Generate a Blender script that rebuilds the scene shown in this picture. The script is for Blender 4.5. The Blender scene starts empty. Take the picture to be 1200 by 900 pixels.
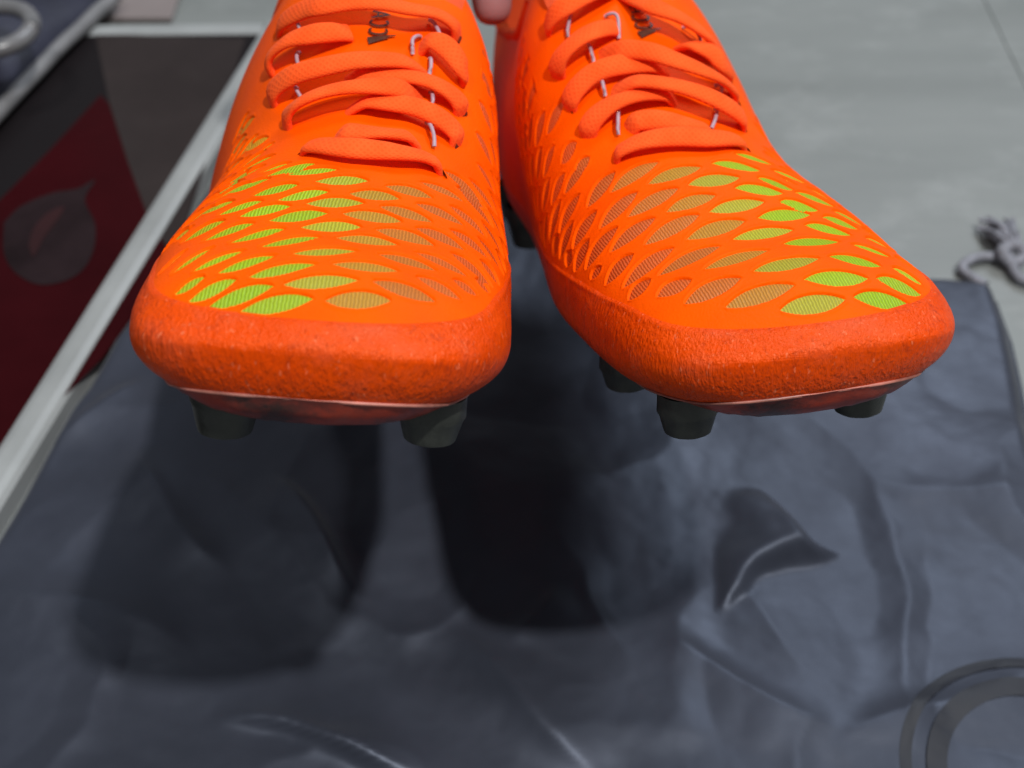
import bpy, math, random
import numpy as np
from mathutils import Matrix, Vector

# ---------------------------------------------------------------- camera, world, lamps, exposure
scene = bpy.context.scene
CAM_H, CAM_P, F_PX = 0.4131, 0.82030, 1500.0
cam_d = bpy.data.cameras.new('camera'); cam_o = bpy.data.objects.new('camera', cam_d)
scene.collection.objects.link(cam_o); scene.camera = cam_o
cam_d.sensor_width = 36; cam_d.lens = 36 * F_PX / 1200; cam_d.clip_start = .01; cam_d.clip_end = 50
cam_o.location = (0, 0, CAM_H); cam_o.rotation_euler = (math.pi / 2 - CAM_P, 0, 0)
cam_d.dof.use_dof = True; cam_d.dof.focus_distance = .335; cam_d.dof.aperture_fstop = 11.5

world = bpy.data.worlds.new('World'); scene.world = world; world.use_nodes = True
wn = world.node_tree.nodes['Background']
wn.inputs['Color'].default_value = (.90, .94, 1, 1); wn.inputs['Strength'].default_value = .18

def ceiling_lamp(loc, power, size, col):
    l = bpy.data.lights.new('ceiling_lamp', 'AREA'); l.shape = 'DISK'; l.size = size; l.energy = power; l.color = col
    o = bpy.data.objects.new('ceiling_lamp', l); scene.collection.objects.link(o)
    o.location = loc
    o.rotation_euler = (Vector((0, .35, 0)) - Vector(loc)).to_track_quat('-Z', 'Y').to_euler()
    return o
ceiling_lamp((0.671, -0.223, 2.2), 40, .09, (1, .985, .96))
ceiling_lamp((-0.491, -0.138, 2.2), 9, .13, (1, .985, .96))
pl = ceiling_lamp((.95, 1.75, 2.1), 29, 1.0, (.82, .90, 1)); pl.name = 'sheen_fill_lamp'; pl.data.shape = 'RECTANGLE'; pl.data.size_y = .6  # added out-of-view area lamp: soft fill and sheen on the bag
vs = scene.view_settings
vs.view_transform = 'Standard'; vs.look = 'None'; vs.gamma = 1; vs.exposure = 0; vs.use_curve_mapping = False

# ---------------------------------------------------------------- helpers
C = scene.collection
def link(o, parent=None):
    C.objects.link(o)
    if parent: o.parent = parent
    return o
def mesh(name, V, Fc, mat=None, parent=None, smooth=True, uv=None, loc=None):
    m = bpy.data.meshes.new(name)
    V = np.asarray(V, float)
    m.from_pydata(V.tolist() if len(V) < 4000 else V, [], Fc if isinstance(Fc, list) else Fc.tolist())
    m.update()
    if smooth: m.polygons.foreach_set('use_smooth', np.ones(len(m.polygons), bool))
    if uv is not None:
        l = m.uv_layers.new(name='UVMap'); idx = np.empty(len(m.loops), int); m.loops.foreach_get('vertex_index', idx)
        l.data.foreach_set('uv', np.asarray(uv, float)[idx].ravel())
    if mat: m.materials.append(mat)
    o = link(bpy.data.objects.new(name, m), parent)
    if loc is not None: o.location = loc
    return o
def tag(o, label=None, cat=None, group=None, kind=None):
    for k, v in (('label', label), ('category', cat), ('group', group), ('kind', kind)):
        if v: o[k] = v
    return o
def empty(name, mw=None):
    o = link(bpy.data.objects.new(name, None)); o.empty_display_size = .02
    if mw is not None: o.matrix_world = mw
    return o
def box(name, lo, hi, mat, parent=None, bev=.001, seg=2):
    lo = np.array(lo, float); hi = np.array(hi, float)
    V = [[(lo, hi)[i][0], (lo, hi)[j][1], (lo, hi)[k][2]] for i in (0, 1) for j in (0, 1) for k in (0, 1)]
    o = mesh(name, V, [[0, 1, 3, 2], [4, 6, 7, 5], [0, 4, 5, 1], [2, 3, 7, 6], [0, 2, 6, 4], [1, 5, 7, 3]], mat, parent, smooth=False)
    if bev:
        b = o.modifiers.new('bevel', 'BEVEL'); b.width = bev; b.segments = seg
    return o
def grid_faces(n, m, wrap=False):
    i, j = np.meshgrid(np.arange(n - 1), np.arange(m if wrap else m - 1), indexing='ij'); j2 = (j + 1) % m
    return np.stack([i * m + j, (i + 1) * m + j, (i + 1) * m + j2, i * m + j2], -1).reshape(-1, 4)
def spl(xs, ys):
    xs = np.array(xs, float); ys = np.array(ys, float); n = len(xs)
    d = np.diff(ys) / np.diff(xs); m = np.zeros(n)
    m[1:-1] = np.where(d[:-1] * d[1:] <= 0, 0, 2 * d[:-1] * d[1:] / (d[:-1] + d[1:] + 1e-12)); m[0] = d[0]; m[-1] = d[-1]
    def f(x):
        x = np.clip(np.asarray(x, float), xs[0], xs[-1]); i = np.clip(np.searchsorted(xs, x) - 1, 0, n - 2)
        h = xs[i + 1] - xs[i]; t = (x - xs[i]) / h
        return ((2 * t**3 - 3 * t * t + 1) * ys[i] + (t**3 - 2 * t * t + t) * h * m[i] + (-2 * t**3 + 3 * t * t) * ys[i + 1] + (t**3 - t * t) * h * m[i + 1])
    return f
def sstep(a, b, x):
    t = np.clip((x - a) / (b - a), 0, 1); return t * t * (3 - 2 * t)
def catmull(P, n=10):
    P = np.asarray(P, float); Q = np.vstack([2 * P[0] - P[1], P, 2 * P[-1] - P[-2]]); out = []
    for i in range(len(P) - 1):
        a, b, c, d = Q[i:i + 4]
        for t in np.linspace(0, 1, n, endpoint=False):
            out.append(.5 * (2 * b + (c - a) * t + (2 * a - 5 * b + 4 * c - d) * t * t + (3 * b - a - 3 * c + d) * t**3))
    out.append(P[-1]); return np.array(out)
def sweep(pts, nrm, wid, thk, k=10, cap=True, power=2.6):
    """flat oval band along pts; nrm = local normals; wid, thk scalars or arrays"""
    pts = np.asarray(pts, float); n = len(pts); wid = np.broadcast_to(wid, n); thk = np.broadcast_to(thk, n)
    T = np.gradient(pts, axis=0); T /= np.linalg.norm(T, axis=1, keepdims=True) + 1e-12
    B = np.cross(T, nrm); B /= np.linalg.norm(B, axis=1, keepdims=True) + 1e-12
    N = np.cross(B, T)
    a = np.linspace(0, 2 * np.pi, k, endpoint=False)
    c = np.sign(np.cos(a)) * np.abs(np.cos(a))**(2 / power); s = np.sign(np.sin(a)) * np.abs(np.sin(a))**(2 / power)
    V = pts[:, None] + B[:, None] * (c[None, :, None] * wid[:, None, None] / 2) + N[:, None] * (s[None, :, None] * thk[:, None, None] / 2)
    Fc = grid_faces(n, k, True).tolist()
    V = V.reshape(-1, 3)
    if cap: Fc += [list(range(k))[::-1], list(range((n - 1) * k, n * k))]
    return V, Fc
def tube(pts, r, k=8):
    pts = np.asarray(pts, float); T = np.gradient(pts, axis=0)
    up = np.tile([0, 0, 1.], (len(pts), 1)); bad = np.abs(T[:, 2]) > .9 * np.linalg.norm(T, axis=1); up[bad] = [1, 0, 0]
    r = np.asarray(r) * 2
    return sweep(pts, up, r, r, k, True, 2)
_rng = np.random.default_rng(7)
_perm = _rng.random((128, 128))
def vnoise(x, y):
    xi = np.floor(x).astype(int); yi = np.floor(y).astype(int); fx = x - xi; fy = y - yi
    fx = fx**3 * (fx * (fx * 6 - 15) + 10); fy = fy**3 * (fy * (fy * 6 - 15) + 10)
    g = lambda a, b: _perm[a % 128, b % 128]
    return (g(xi, yi) * (1 - fx) + g(xi + 1, yi) * fx) * (1 - fy) + (g(xi, yi + 1) * (1 - fx) + g(xi + 1, yi + 1) * fx) * fy
def fbm(x, y, o=4, g=.5):
    r = 0; a = 1; t = 0
    for k in range(o): r = r + a * (vnoise(x * 2**k + 17.3 * k, y * 2**k + 9.1 * k) - .5); t += a; a *= g
    return r / t

# ---------------------------------------------------------------- materials
def new_mat(name):
    m = bpy.data.materials.new(name); m.use_nodes = True; nt = m.node_tree
    return m, nt, nt.nodes['Principled BSDF']
def nd(nt, typ, **kw):
    n = nt.nodes.new(typ)
    for k, v in kw.items():
        if k in n.inputs: n.inputs[k].default_value = v
        else: setattr(n, k, v)
    return n
def coords(nt, scale=(1, 1, 1), kind='Object'):
    tc = nt.nodes.new('ShaderNodeTexCoord'); mp = nt.nodes.new('ShaderNodeMapping'); mp.inputs['Scale'].default_value = scale
    nt.links.new(tc.outputs[kind], mp.inputs['Vector']); return mp.outputs['Vector']
def ramp(nt, src, stops):
    r = nt.nodes.new('ShaderNodeValToRGB'); nt.links.new(src, r.inputs['Fac']); e = r.color_ramp.elements
    while len(e) < len(stops): e.new(.5)
    for el, (p, c) in zip(e, stops):
        el.position = p; el.color = (*c, 1) if not np.isscalar(c) else (c, c, c, 1)
    return r.outputs['Color']
def mixc(nt, fac, a, b):
    m = nt.nodes.new('ShaderNodeMix'); m.data_type = 'RGBA'
    for sock, v in ((m.inputs[0], fac), (m.inputs[6], a), (m.inputs[7], b)):
        if isinstance(v, bpy.types.NodeSocket): nt.links.new(v, sock)
        elif np.isscalar(v): sock.default_value = v
        else: sock.default_value = (*v, 1)
    return m.outputs[2]
def noise(nt, vec, scale, detail=3, rough=.5):
    n = nd(nt, 'ShaderNodeTexNoise', Scale=scale, Detail=detail, Roughness=rough); nt.links.new(vec, n.inputs['Vector']); return n.outputs['Fac']
def bump(nt, bs, h, strength, dist, prev=None):
    b = nd(nt, 'ShaderNodeBump', Strength=strength, Distance=dist); nt.links.new(h, b.inputs['Height'])
    if prev: nt.links.new(prev, b.inputs['Normal'])
    nt.links.new(b.outputs['Normal'], bs.inputs['Normal']); return b.outputs['Normal']
def simple(name, col, rough=.5, var=.12, scale=60, bmp=0, bdist=.0005, spec=.5, metal=0):
    m, nt, bs = new_mat(name); v = coords(nt)
    f = noise(nt, v, scale, 5, .6)
    nt.links.new(mixc(nt, ramp(nt, f, [(.3, 0.), (.7, 1.)]), [c * (1 - var) for c in col], [min(1, c * (1 + var)) for c in col]), bs.inputs['Base Color'])
    nt.links.new(ramp(nt, f, [(.2, max(0, rough - .1)), (.8, min(1, rough + .1))]), bs.inputs['Roughness'])
    bs.inputs['Specular IOR Level'].default_value = spec; bs.inputs['Metallic'].default_value = metal
    if bmp: bump(nt, bs, noise(nt, v, scale * 8, 3), bmp, bdist)
    return m

ORANGE = (.92, .092, .004)
def mat_upper():
    m, nt, bs = new_mat('orange_upper'); v = coords(nt)
    f = noise(nt, v, 45, 4, .6)
    col = mixc(nt, ramp(nt, f, [(.3, 0.), (.75, 1.)]), (.90, .080, .0), (.96, .102, .0))
    sc = noise(nt, coords(nt, (1, 1, 1)), 130, 6, .7)
    col = mixc(nt, ramp(nt, sc, [(.62, 0.), (.78, .5)]), col, (.74, .072, .001))       # faint rubbed dirt
    nt.links.new(col, bs.inputs['Base Color'])
    nt.links.new(ramp(nt, f, [(.2, .48), (.8, .62)]), bs.inputs['Roughness']); bs.inputs['Specular IOR Level'].default_value = .22; bs.inputs['Specular Tint'].default_value = (1, .35, .05, 1)
    h1 = bump(nt, bs, noise(nt, v, 1500, 2), .5, .0003)
    bump(nt, bs, noise(nt, v, 420, 3), .25, .0003, h1)
    return m
def mat_rand():
    m, nt, bs = new_mat('orange_rand_rubber'); v = coords(nt)
    f = noise(nt, v, 38, 5, .65)
    col = mixc(nt, ramp(nt, f, [(.35, 0.), (.72, 1.)]), (.68, .050, .0), (.80, .070, .0))
    # rubbed pinkish patches and dark dirt low down near the plate: wear with its own outline
    rub = ramp(nt, noise(nt, coords(nt, (1, 1, 1.6)), 28, 6, .72), [(.50, 0.), (.68, .7)])
    col = mixc(nt, rub, col, (.70, .090, .030))
    drt = ramp(nt, noise(nt, coords(nt, (1, 1, .5)), 330, 4, .8), [(.54, 0.), (.70, .7)])
    col = mixc(nt, drt, col, (.40, .028, .004))
    fl = ramp(nt, noise(nt, coords(nt, (1, 1, .38)), 760, 3, .6), [(.63, 0.), (.70, .55)])
    col = mixc(nt, fl, col, (.86, .22, .10))       # glints on the grain, painted as pale flecks
    nt.links.new(col, bs.inputs['Base Color'])
    nt.links.new(ramp(nt, f, [(.2, .34), (.8, .52)]), bs.inputs['Roughness']); bs.inputs['Specular IOR Level'].default_value = .4; bs.inputs['Specular Tint'].default_value = (1, .5, .25, 1)
    str_ = noise(nt, coords(nt, (1, 1, .3)), 1150, 2, .6)       # short upright wrinkles of the moulded grain
    h = bump(nt, bs, ramp(nt, str_, [(.40, 0.), (.64, 1.)]), .5, .0004)
    n2 = nd(nt, 'ShaderNodeTexVoronoi', Scale=1000.); nt.links.new(coords(nt, (1, 1, .55)), n2.inputs['Vector'])
    bump(nt, bs, n2.outputs['Distance'], .2, .0004, h)
    return m
def mat_scale():
    m, nt, bs = new_mat('woven_scale')
    oi = nt.nodes.new('ShaderNodeObjectInfo')
    u = coords(nt, (1, 1, 1), 'UV')
    w = nd(nt, 'ShaderNodeTexWave', Scale=.42, Distortion=2.6, Detail=2.); w.bands_direction = 'X'; nt.links.new(u, w.inputs['Vector'])
    w.inputs['Detail Scale'].default_value = 2.
    col = mixc(nt, w.outputs['Fac'], (.74, .72, .67), (1.10, 1.10, 1.08))
    mul = nt.nodes.new('ShaderNodeMix'); mul.data_type = 'RGBA'; mul.blend_type = 'MULTIPLY'; mul.inputs[0].default_value = 1
    nt.links.new(oi.outputs['Color'], mul.inputs[6]); nt.links.new(col, mul.inputs[7])
    nt.links.new(mul.outputs[2], bs.inputs['Base Color'])
    bs.inputs['Roughness'].default_value = .5; bs.inputs['Specular IOR Level'].default_value = .35
    bump(nt, bs, w.outputs['Fac'], .5, .0004)
    return m
def mat_lace():
    m, nt, bs = new_mat('lace_weave'); v = coords(nt); u = coords(nt, (1, 1, 1), 'UV')
    f = noise(nt, v, 160, 4)
    w1 = nd(nt, 'ShaderNodeTexWave', Scale=.34, Distortion=.4); w1.bands_direction = 'DIAGONAL'; nt.links.new(u, w1.inputs['Vector'])
    w2 = nd(nt, 'ShaderNodeTexWave', Scale=.34, Distortion=.4); w2.bands_direction = 'DIAGONAL'; nt.links.new(coords(nt, (1, -1, 1), 'UV'), w2.inputs['Vector'])
    mx = nd(nt, 'ShaderNodeMath', operation='MAXIMUM'); nt.links.new(w1.outputs['Fac'], mx.inputs[0]); nt.links.new(w2.outputs['Fac'], mx.inputs[1])
    col = mixc(nt, ramp(nt, f, [(.3, 0.), (.7, 1.)]), (.95, .094, .014), (1, .120, .022))
    col = mixc(nt, ramp(nt, mx.outputs[0], [(.15, .35), (.7, 0.)]), col, (.84, .060, .006))
    nt.links.new(col, bs.inputs['Base Color'])
    bs.inputs['Roughness'].default_value = .85; bs.inputs['Specular IOR Level'].default_value = .18
    bs.inputs['Specular Tint'].default_value = (1, .4, .2, 1); bs.inputs['Sheen Weight'].default_value = .08; bs.inputs['Sheen Tint'].default_value = (1, .5, .35, 1)
    h = bump(nt, bs, mx.outputs[0], .35, .0003)
    bump(nt, bs, noise(nt, v, 2400, 2), .3, .0003, h)
    return m
def mat_sole():
    m, nt, bs = new_mat('sole_plate'); v = coords(nt)
    f = noise(nt, coords(nt, (1, .6, 1)), 55, 6, .7)
    col = ramp(nt, f, [(.36, (.045, .014, .012)), (.47, (.17, .022, .013)), (.58, (.32, .030, .010)), (.74, (.24, .06, .04))])
    nt.links.new(col, bs.inputs['Base Color']); bs.inputs['Roughness'].default_value = .32
    bump(nt, bs, noise(nt, v, 300, 5, .7), .35, .0006)
    return m
M = dict(upper=mat_upper(), rand=mat_rand(), scale=mat_scale(), lace=mat_lace(), sole=mat_sole(),
    welt=simple('scuffed_welt', (.46, .17, .13), .4, .7, 60), stud=simple('stud_black', (.034, .037, .032), .38, .35, 220, .25, .0004),
    tip=simple('stud_olive_tip', (.055, .056, .045), .5, .4, 300, .3, .0004), cord=simple('lilac_cord', (.42, .29, .34), .5, .12, 300, .3, .0003),  # stud tips a slightly paler olive than the bodies
    ink=simple('print_ink', (.075, .022, .009), .5, .25, 500), lining=simple('lining', (.70, .07, .006), .8, .1, 60, .4, .0005),
    eyelet=simple('eyelet_dark', (.10, .008, .004), .7), edge=simple('eyelet_black', (.02, .02, .02), .6))

# ---------------------------------------------------------------- setting
def mat_floor():
    m, nt, bs = new_mat('grey_wood_floor'); 
    g = noise(nt, coords(nt, (1.0, 5, 1)), 4, 7, .58)
    g2 = noise(nt, coords(nt, (2, 30, 1)), 14, 5, .6)
    col = ramp(nt, g, [(.28, (.165, .178, .172)), (.5, (.19, .204, .198)), (.72, (.215, .229, .223))])
    col = mixc(nt, ramp(nt, g2, [(.45, 0.), (.75, .22)]), col, (.15, .16, .155))
    scuff = ramp(nt, noise(nt, coords(nt, (3, 5, 1)), 5, 6, .7), [(.52, 0.), (.68, .6)])
    col = mixc(nt, scuff, col, (.26, .275, .27))
    oi = nt.nodes.new('ShaderNodeObjectInfo')
    nt.links.new(col, bs.inputs['Base Color'])
    nt.links.new(ramp(nt, g, [(.3, .38), (.7, .55)]), bs.inputs['Roughness']); bs.inputs['Specular IOR Level'].default_value = .4
    bump(nt, bs, g2, .12, .001)
    return m
MF = mat_floor()
floor = box('floor', (-1.6, -.6, -.03), (1.6, 2.4, -.004), simple('floor_bed', (.12, .12, .12), .8), None, 0)
tag(floor, 'grey wood-look plank floor', 'floor', kind='structure')
rows = [-.60, -.12, .34, .90, 1.40, 1.85]
joint = [.1, -.5, .6, -.2, .4, -.35, .327, -.6, .2, -.1, .5]
for i, y0 in enumerate(rows):
    y1 = (rows + [2.3])[i + 1]
    xs = [-1.6, joint[i], 1.6] if i != 2 else [-1.6, -.9, 0.2895, 1.6]
    for x0, x1 in zip(xs[:-1], xs[1:]):
        box('plank', (x0 + .0002, y0 + .0002, -.004), (x1 - .0002, y1 - .0002, 0), MF, floor, .0004, 1)

# the pale pinkish tile behind the panel
tile = box('floor_tile', (-.95, 0.6636 + .016, .0008), (-0.2029, 1.6, .0045), simple('pinkish_tile', (.24, .205, .20), .35, .12, 12), None, .001)
tag(tile, 'pale pinkish floor tile behind the dark panel', 'floor tile', kind='structure')

# ---------------------------------------------------------------- shoe surface (mm; x + = outer side, y from toe tip to heel, z up)
L = 282.0
SP = {'w': 1.0033, 'h': 1.0836, 'ts': 9.5479, 'c1': 1.1947, 'c2': -9.4441, 'c3': -13.359, 'a0': 4.0, 'a2': 3.6629, 'n1a': 2.0, 'n1b': 2.5086, 'nw': 3.6978, 'Yt': 47.6349, 'Yh': 37.1518, 'bt': 0.8828, 'l1': 0.9285, 'l2': 1.1263, 'm0': 1.0541, 'm1': 1.1318, 'm2': 1.15, 't0': 0.88, 't1': 0.88, 't2': 1.0016, 'n1c': 2.0136, 'n1d': 2.6}
class Last:
    def __init__(s, P):
        s.P = P; k = P['w']; h = P['h']; ts = P['ts']
        s.wl = spl([0, 30, 60, 85, 120, 160, 200, 245, 282], np.array([43, 45, 47, 47.5, 45 * P['l1'], 40 * P['l2'], 36 * P['l2'], 33, 30]) * k)
        s.wm = spl([0, 30, 60, 85, 120, 160, 200, 245, 282], np.array([43, 45, 46, 45 * P['m0'], 40 * P['m1'], 36 * P['m2'], 34 * P['m2'], 33, 30]) * k)
        s.top = spl([0, 20, 40, 70, 100, 140, 180, 215, 282], np.array([30, 37, 44 * P['t0'], 55 * P['t0'], 67 * P['t1'], 84 * P['t2'], 102, 104, 100]) * h)
        s.zb = spl([0, 15, 35, 65, 100, 282], [ts, ts * .62, ts * .28, 1, 0, 0])
        s.hl = spl([0, 60, 120, 180, 282], [15, 15, 15, 16, 18])
        s.cx = spl([0, 50, 100, 150, 200, 282], [0, P['c1'], P['c2'], P['c3'], -4, 0])
        s.ax = spl([0, 60, 140, 282], [P['a0'], 0, P['a2'], 0])
        s.n1 = spl([0, 40, 90, 140, 200, 282], [P['n1a'], P['n1b'], P['n1c'], P['n1d'], 1.9, 2.2])
    def pt(s, y, th):
        P = s.P; y = np.asarray(y, float)
        gw = (1 - np.clip(1 - y / P['Yt'], 0, 1)**P['nw'])**(1 / P['nw'])
        gh = np.maximum((1 - np.clip(1 - y / P['Yh'], 0, 1)**2.4)**(1 / 2.4), 0)
        gl = (1 - np.clip(1 - y / 12., 0, 1)**2.2)**(1 / 2.2)
        gb = np.sqrt(np.clip(1 - np.clip((y - (L - 34)) / 34, 0, 1)**2.6, 0, 1))
        zb = s.zb(y); hl = s.hl(y); zc = zb + hl; hu = np.maximum(s.top(y) - zc, 1) * gh * np.maximum(gb**.35, 1e-3); hl = hl * gl * np.maximum(gb**.3, 1e-3)
        c = np.cos(th); sn = np.sin(th); up = sn >= 0
        n = np.where(up, s.n1(y), 2.6)
        Cc = np.sign(c) * np.abs(c)**(2 / n); S = np.abs(sn)**(2 / n)
        w = np.where(c >= 0, s.wl(y), s.wm(y)) * gw * np.maximum(gb, 1e-3) * np.where(up, 1, 1 - (1 - P['bt']) * S**1.5)
        x = s.ax(y) + w * Cc + np.where(up, s.cx(y) * gh * S, 0)
        z = zc + np.where(up, hu, -hl) * S
        return np.stack([x, np.broadcast_to(y, x.shape).astype(float), z], -1)
    def nrm(s, y, th):
        e = 1e-3; y = np.asarray(y, float)
        d = np.cross(s.pt(y + .05, th) - s.pt(np.maximum(y - .05, .01), th), s.pt(y, th + e) - s.pt(y, th - e))
        d /= np.linalg.norm(d, axis=-1, keepdims=True) + 1e-12
        return -d if False else d
LAST = Last(SP)
PIV = np.array([0, 60., 0]); TIP_UP = 0.17453
TH_UP = np.concatenate([np.linspace(-.62, -.25, 24, endpoint=False), np.linspace(-.25, math.pi + .25, 500), np.linspace(math.pi + .25, math.pi + .62, 25)[1:]])
TH_BOT = np.linspace(math.pi + .62, 2 * math.pi - .62, 34)[1:-1]
THS = np.concatenate([TH_UP, TH_BOT])
YS = np.concatenate([[.02, .06, .14, .28, .45, .65, .9, 1.2, 1.55, 1.95, 2.4], np.linspace(2.8, 128, 300), np.linspace(129, 248, 80), 248 + 34 * np.sin(np.linspace(.05, 1, 30) * math.pi / 2) * .9996])
GY, GT = np.meshgrid(YS, THS, indexing='ij')
GV = LAST.pt(GY, GT)
GN = np.cross(np.gradient(GV, axis=0), np.roll(GV, -1, 1) - np.roll(GV, 1, 1)); GN /= np.linalg.norm(GN, axis=-1, keepdims=True) + 1e-12
if GN[150, 250, 2] < 0: GN = -GN
ICR = int(np.argmin(np.abs(THS - math.pi / 2)))
_d = np.linalg.norm(np.diff(GV[:, :len(TH_UP)], axis=1), axis=-1)
GS = np.concatenate([np.zeros((len(YS), 1)), np.cumsum(_d, 1)], 1); GS = GS[:, ICR:ICR + 1] - GS     # arc length from crest, + outer side
def theta_of(sv, y):
    """angle for arc length sv (array) at rows y (array)"""
    out = np.empty(len(sv)); i = np.clip(np.searchsorted(YS, y) - 1, 0, len(YS) - 2)
    for k in range(len(sv)):
        a = i[k]; t = (y[k] - YS[a]) / (YS[a + 1] - YS[a]); row = GS[a] * (1 - t) + GS[a + 1] * t
        out[k] = np.interp(-sv[k], -row, TH_UP)
    return out
def surf(sv, y, off=0.):
    th = theta_of(sv, y); p = LAST.pt(y, th); n = LAST.nrm(y, th)
    flip = np.sign((n * (p - np.stack([LAST.ax(y), y, np.full_like(y, 18.)], -1))).sum(-1)); n = n * flip[:, None]
    return p + n * np.asarray(off)[..., None] if np.ndim(off) else p + n * off, n
RAND = spl([0, 12, 30, 50, 90, 150, 200, 282], [31, 31.3, 31.3, 29.6, 27, 22.5, 19, 20])

def clip(V, g):
    """keep the part of a wrapped grid mesh where g > 0, cutting the cells the edge runs through"""
    n, m = g.shape; Fc = grid_faces(n, m, True); v = V.reshape(-1, 3); q = g.ravel()
    ins = (q[Fc] > 0).sum(1); full = Fc[ins == 4].tolist(); extra = []; cache = {}
    for f in Fc[(ins > 0) & (ins < 4)]:
        poly = []
        for a, b in zip(f, np.roll(f, -1)):
            if q[a] > 0: poly.append(int(a))
            if (q[a] > 0) != (q[b] > 0):
                key = (min(a, b), max(a, b))
                if key not in cache:
                    t = q[a] / (q[a] - q[b]); cache[key] = len(v) + len(extra); extra.append(v[a] * (1 - t) + v[b] * t)
                poly.append(cache[key])
        if len(poly) > 2: full.append(poly)
    vv = np.vstack([v, extra]) if extra else v
    used = np.zeros(len(vv), bool)
    for f in full: used[f] = True
    mp = np.cumsum(used) - 1
    return vv[used], [[int(mp[i]) for i in f] for f in full]
def pole(Vg, gg):
    """close the toe tip: a first ring collapsed to its middle"""
    c = Vg[0].mean(0); c[1] = Vg[0, :, 1].min() - .01
    return np.vstack([np.tile(c, (1, Vg.shape[1], 1)), Vg]), np.vstack([gg[:1], gg])

COLS = {'L': [-1, -10.3, -19.6, -28.3, -36.5, -44, -51, -57.5, 8.3, 16.7, 24.5, 31.3, 37.3, 43, 48.5, 54],
        'R': [-1.3, -12.2, -23, -32.8, -41, -47.5, -54, -60, 9, 17.5, 25.5, 32, 38, 43.5, 49, 54]}
OFF = {'L': [1.25, .35, 1.2, .1, 1.0, .0, 1.0, .1, -.25, .2, .8, 1.35, 1.75, .4, 1.0, 1.6],
       'R': [.08, .9, 1.75, .55, 1.3, .3, 1.2, .2, 1.15, 0, .8, 1.6, .5, 1.4, .4, 1.4]}
HALF = {'L': spl(list(range(26)), [10, 16, 22, 29.5, 37, 44.2, 50.4, 55.8, 60.5, 65.5, 70.5, 76, 81.5, 87, 92.5, 98, 103.5, 109, 114.5, 120, 125.5, 131, 136.5, 142, 147.5, 153]),
        'R': spl(list(range(26)), [11, 17, 25.3, 34.5, 43.6, 50.5, 56.6, 62.5, 68.2, 74.5, 80.3, 86.2, 92, 97.8, 103.5, 109, 114.5, 120, 125.5, 131, 136.5, 142, 147.5, 153, 158.5, 164])}
TILT = {'L': spl([-60, -40, -20, -10, -1, 8, 16, 24, 36, 60], [.16, .1, .07, -.06, -.1, -.38, -.45, -.5, -.6, -.5]), 'R': spl([-60, -40, -22, -12, -1, 8, 17, 25, 31, 60], [.24, .2, .19, .14, .08, 0, -.27, -.38, -.5, -.5])}
LEN = spl([-60, -42, -32, -20, 0, 12, 25, 36, 50], [12.5, 13, 14, 15.4, 16, 14.6, 12, 10.5, 10.5])
FRONT = {'L': 73., 'R': 79.}
LATB = spl([70, 75, 85, 95, 102, 119, 150], [14, 18, 25, 29, 34, 46, 58]); MEDB = spl([70, 82, 104, 150], [-24, -27, -31, -35])
CST = [(-60, (.60, .055, .006)), (-40, (.62, .088, .010)), (-30, (.56, .110, .017)), (-21, (.53, .155, .022)), (-11, (.48, .230, .024)), (-2, (.40, .36, .030)), (5, (.33, .45, .016)), (14, (.29, .48, .008)), (28, (.33, .48, .010)), (40, (.52, .38, .012)), (56, (.78, .22, .010))]
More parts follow.
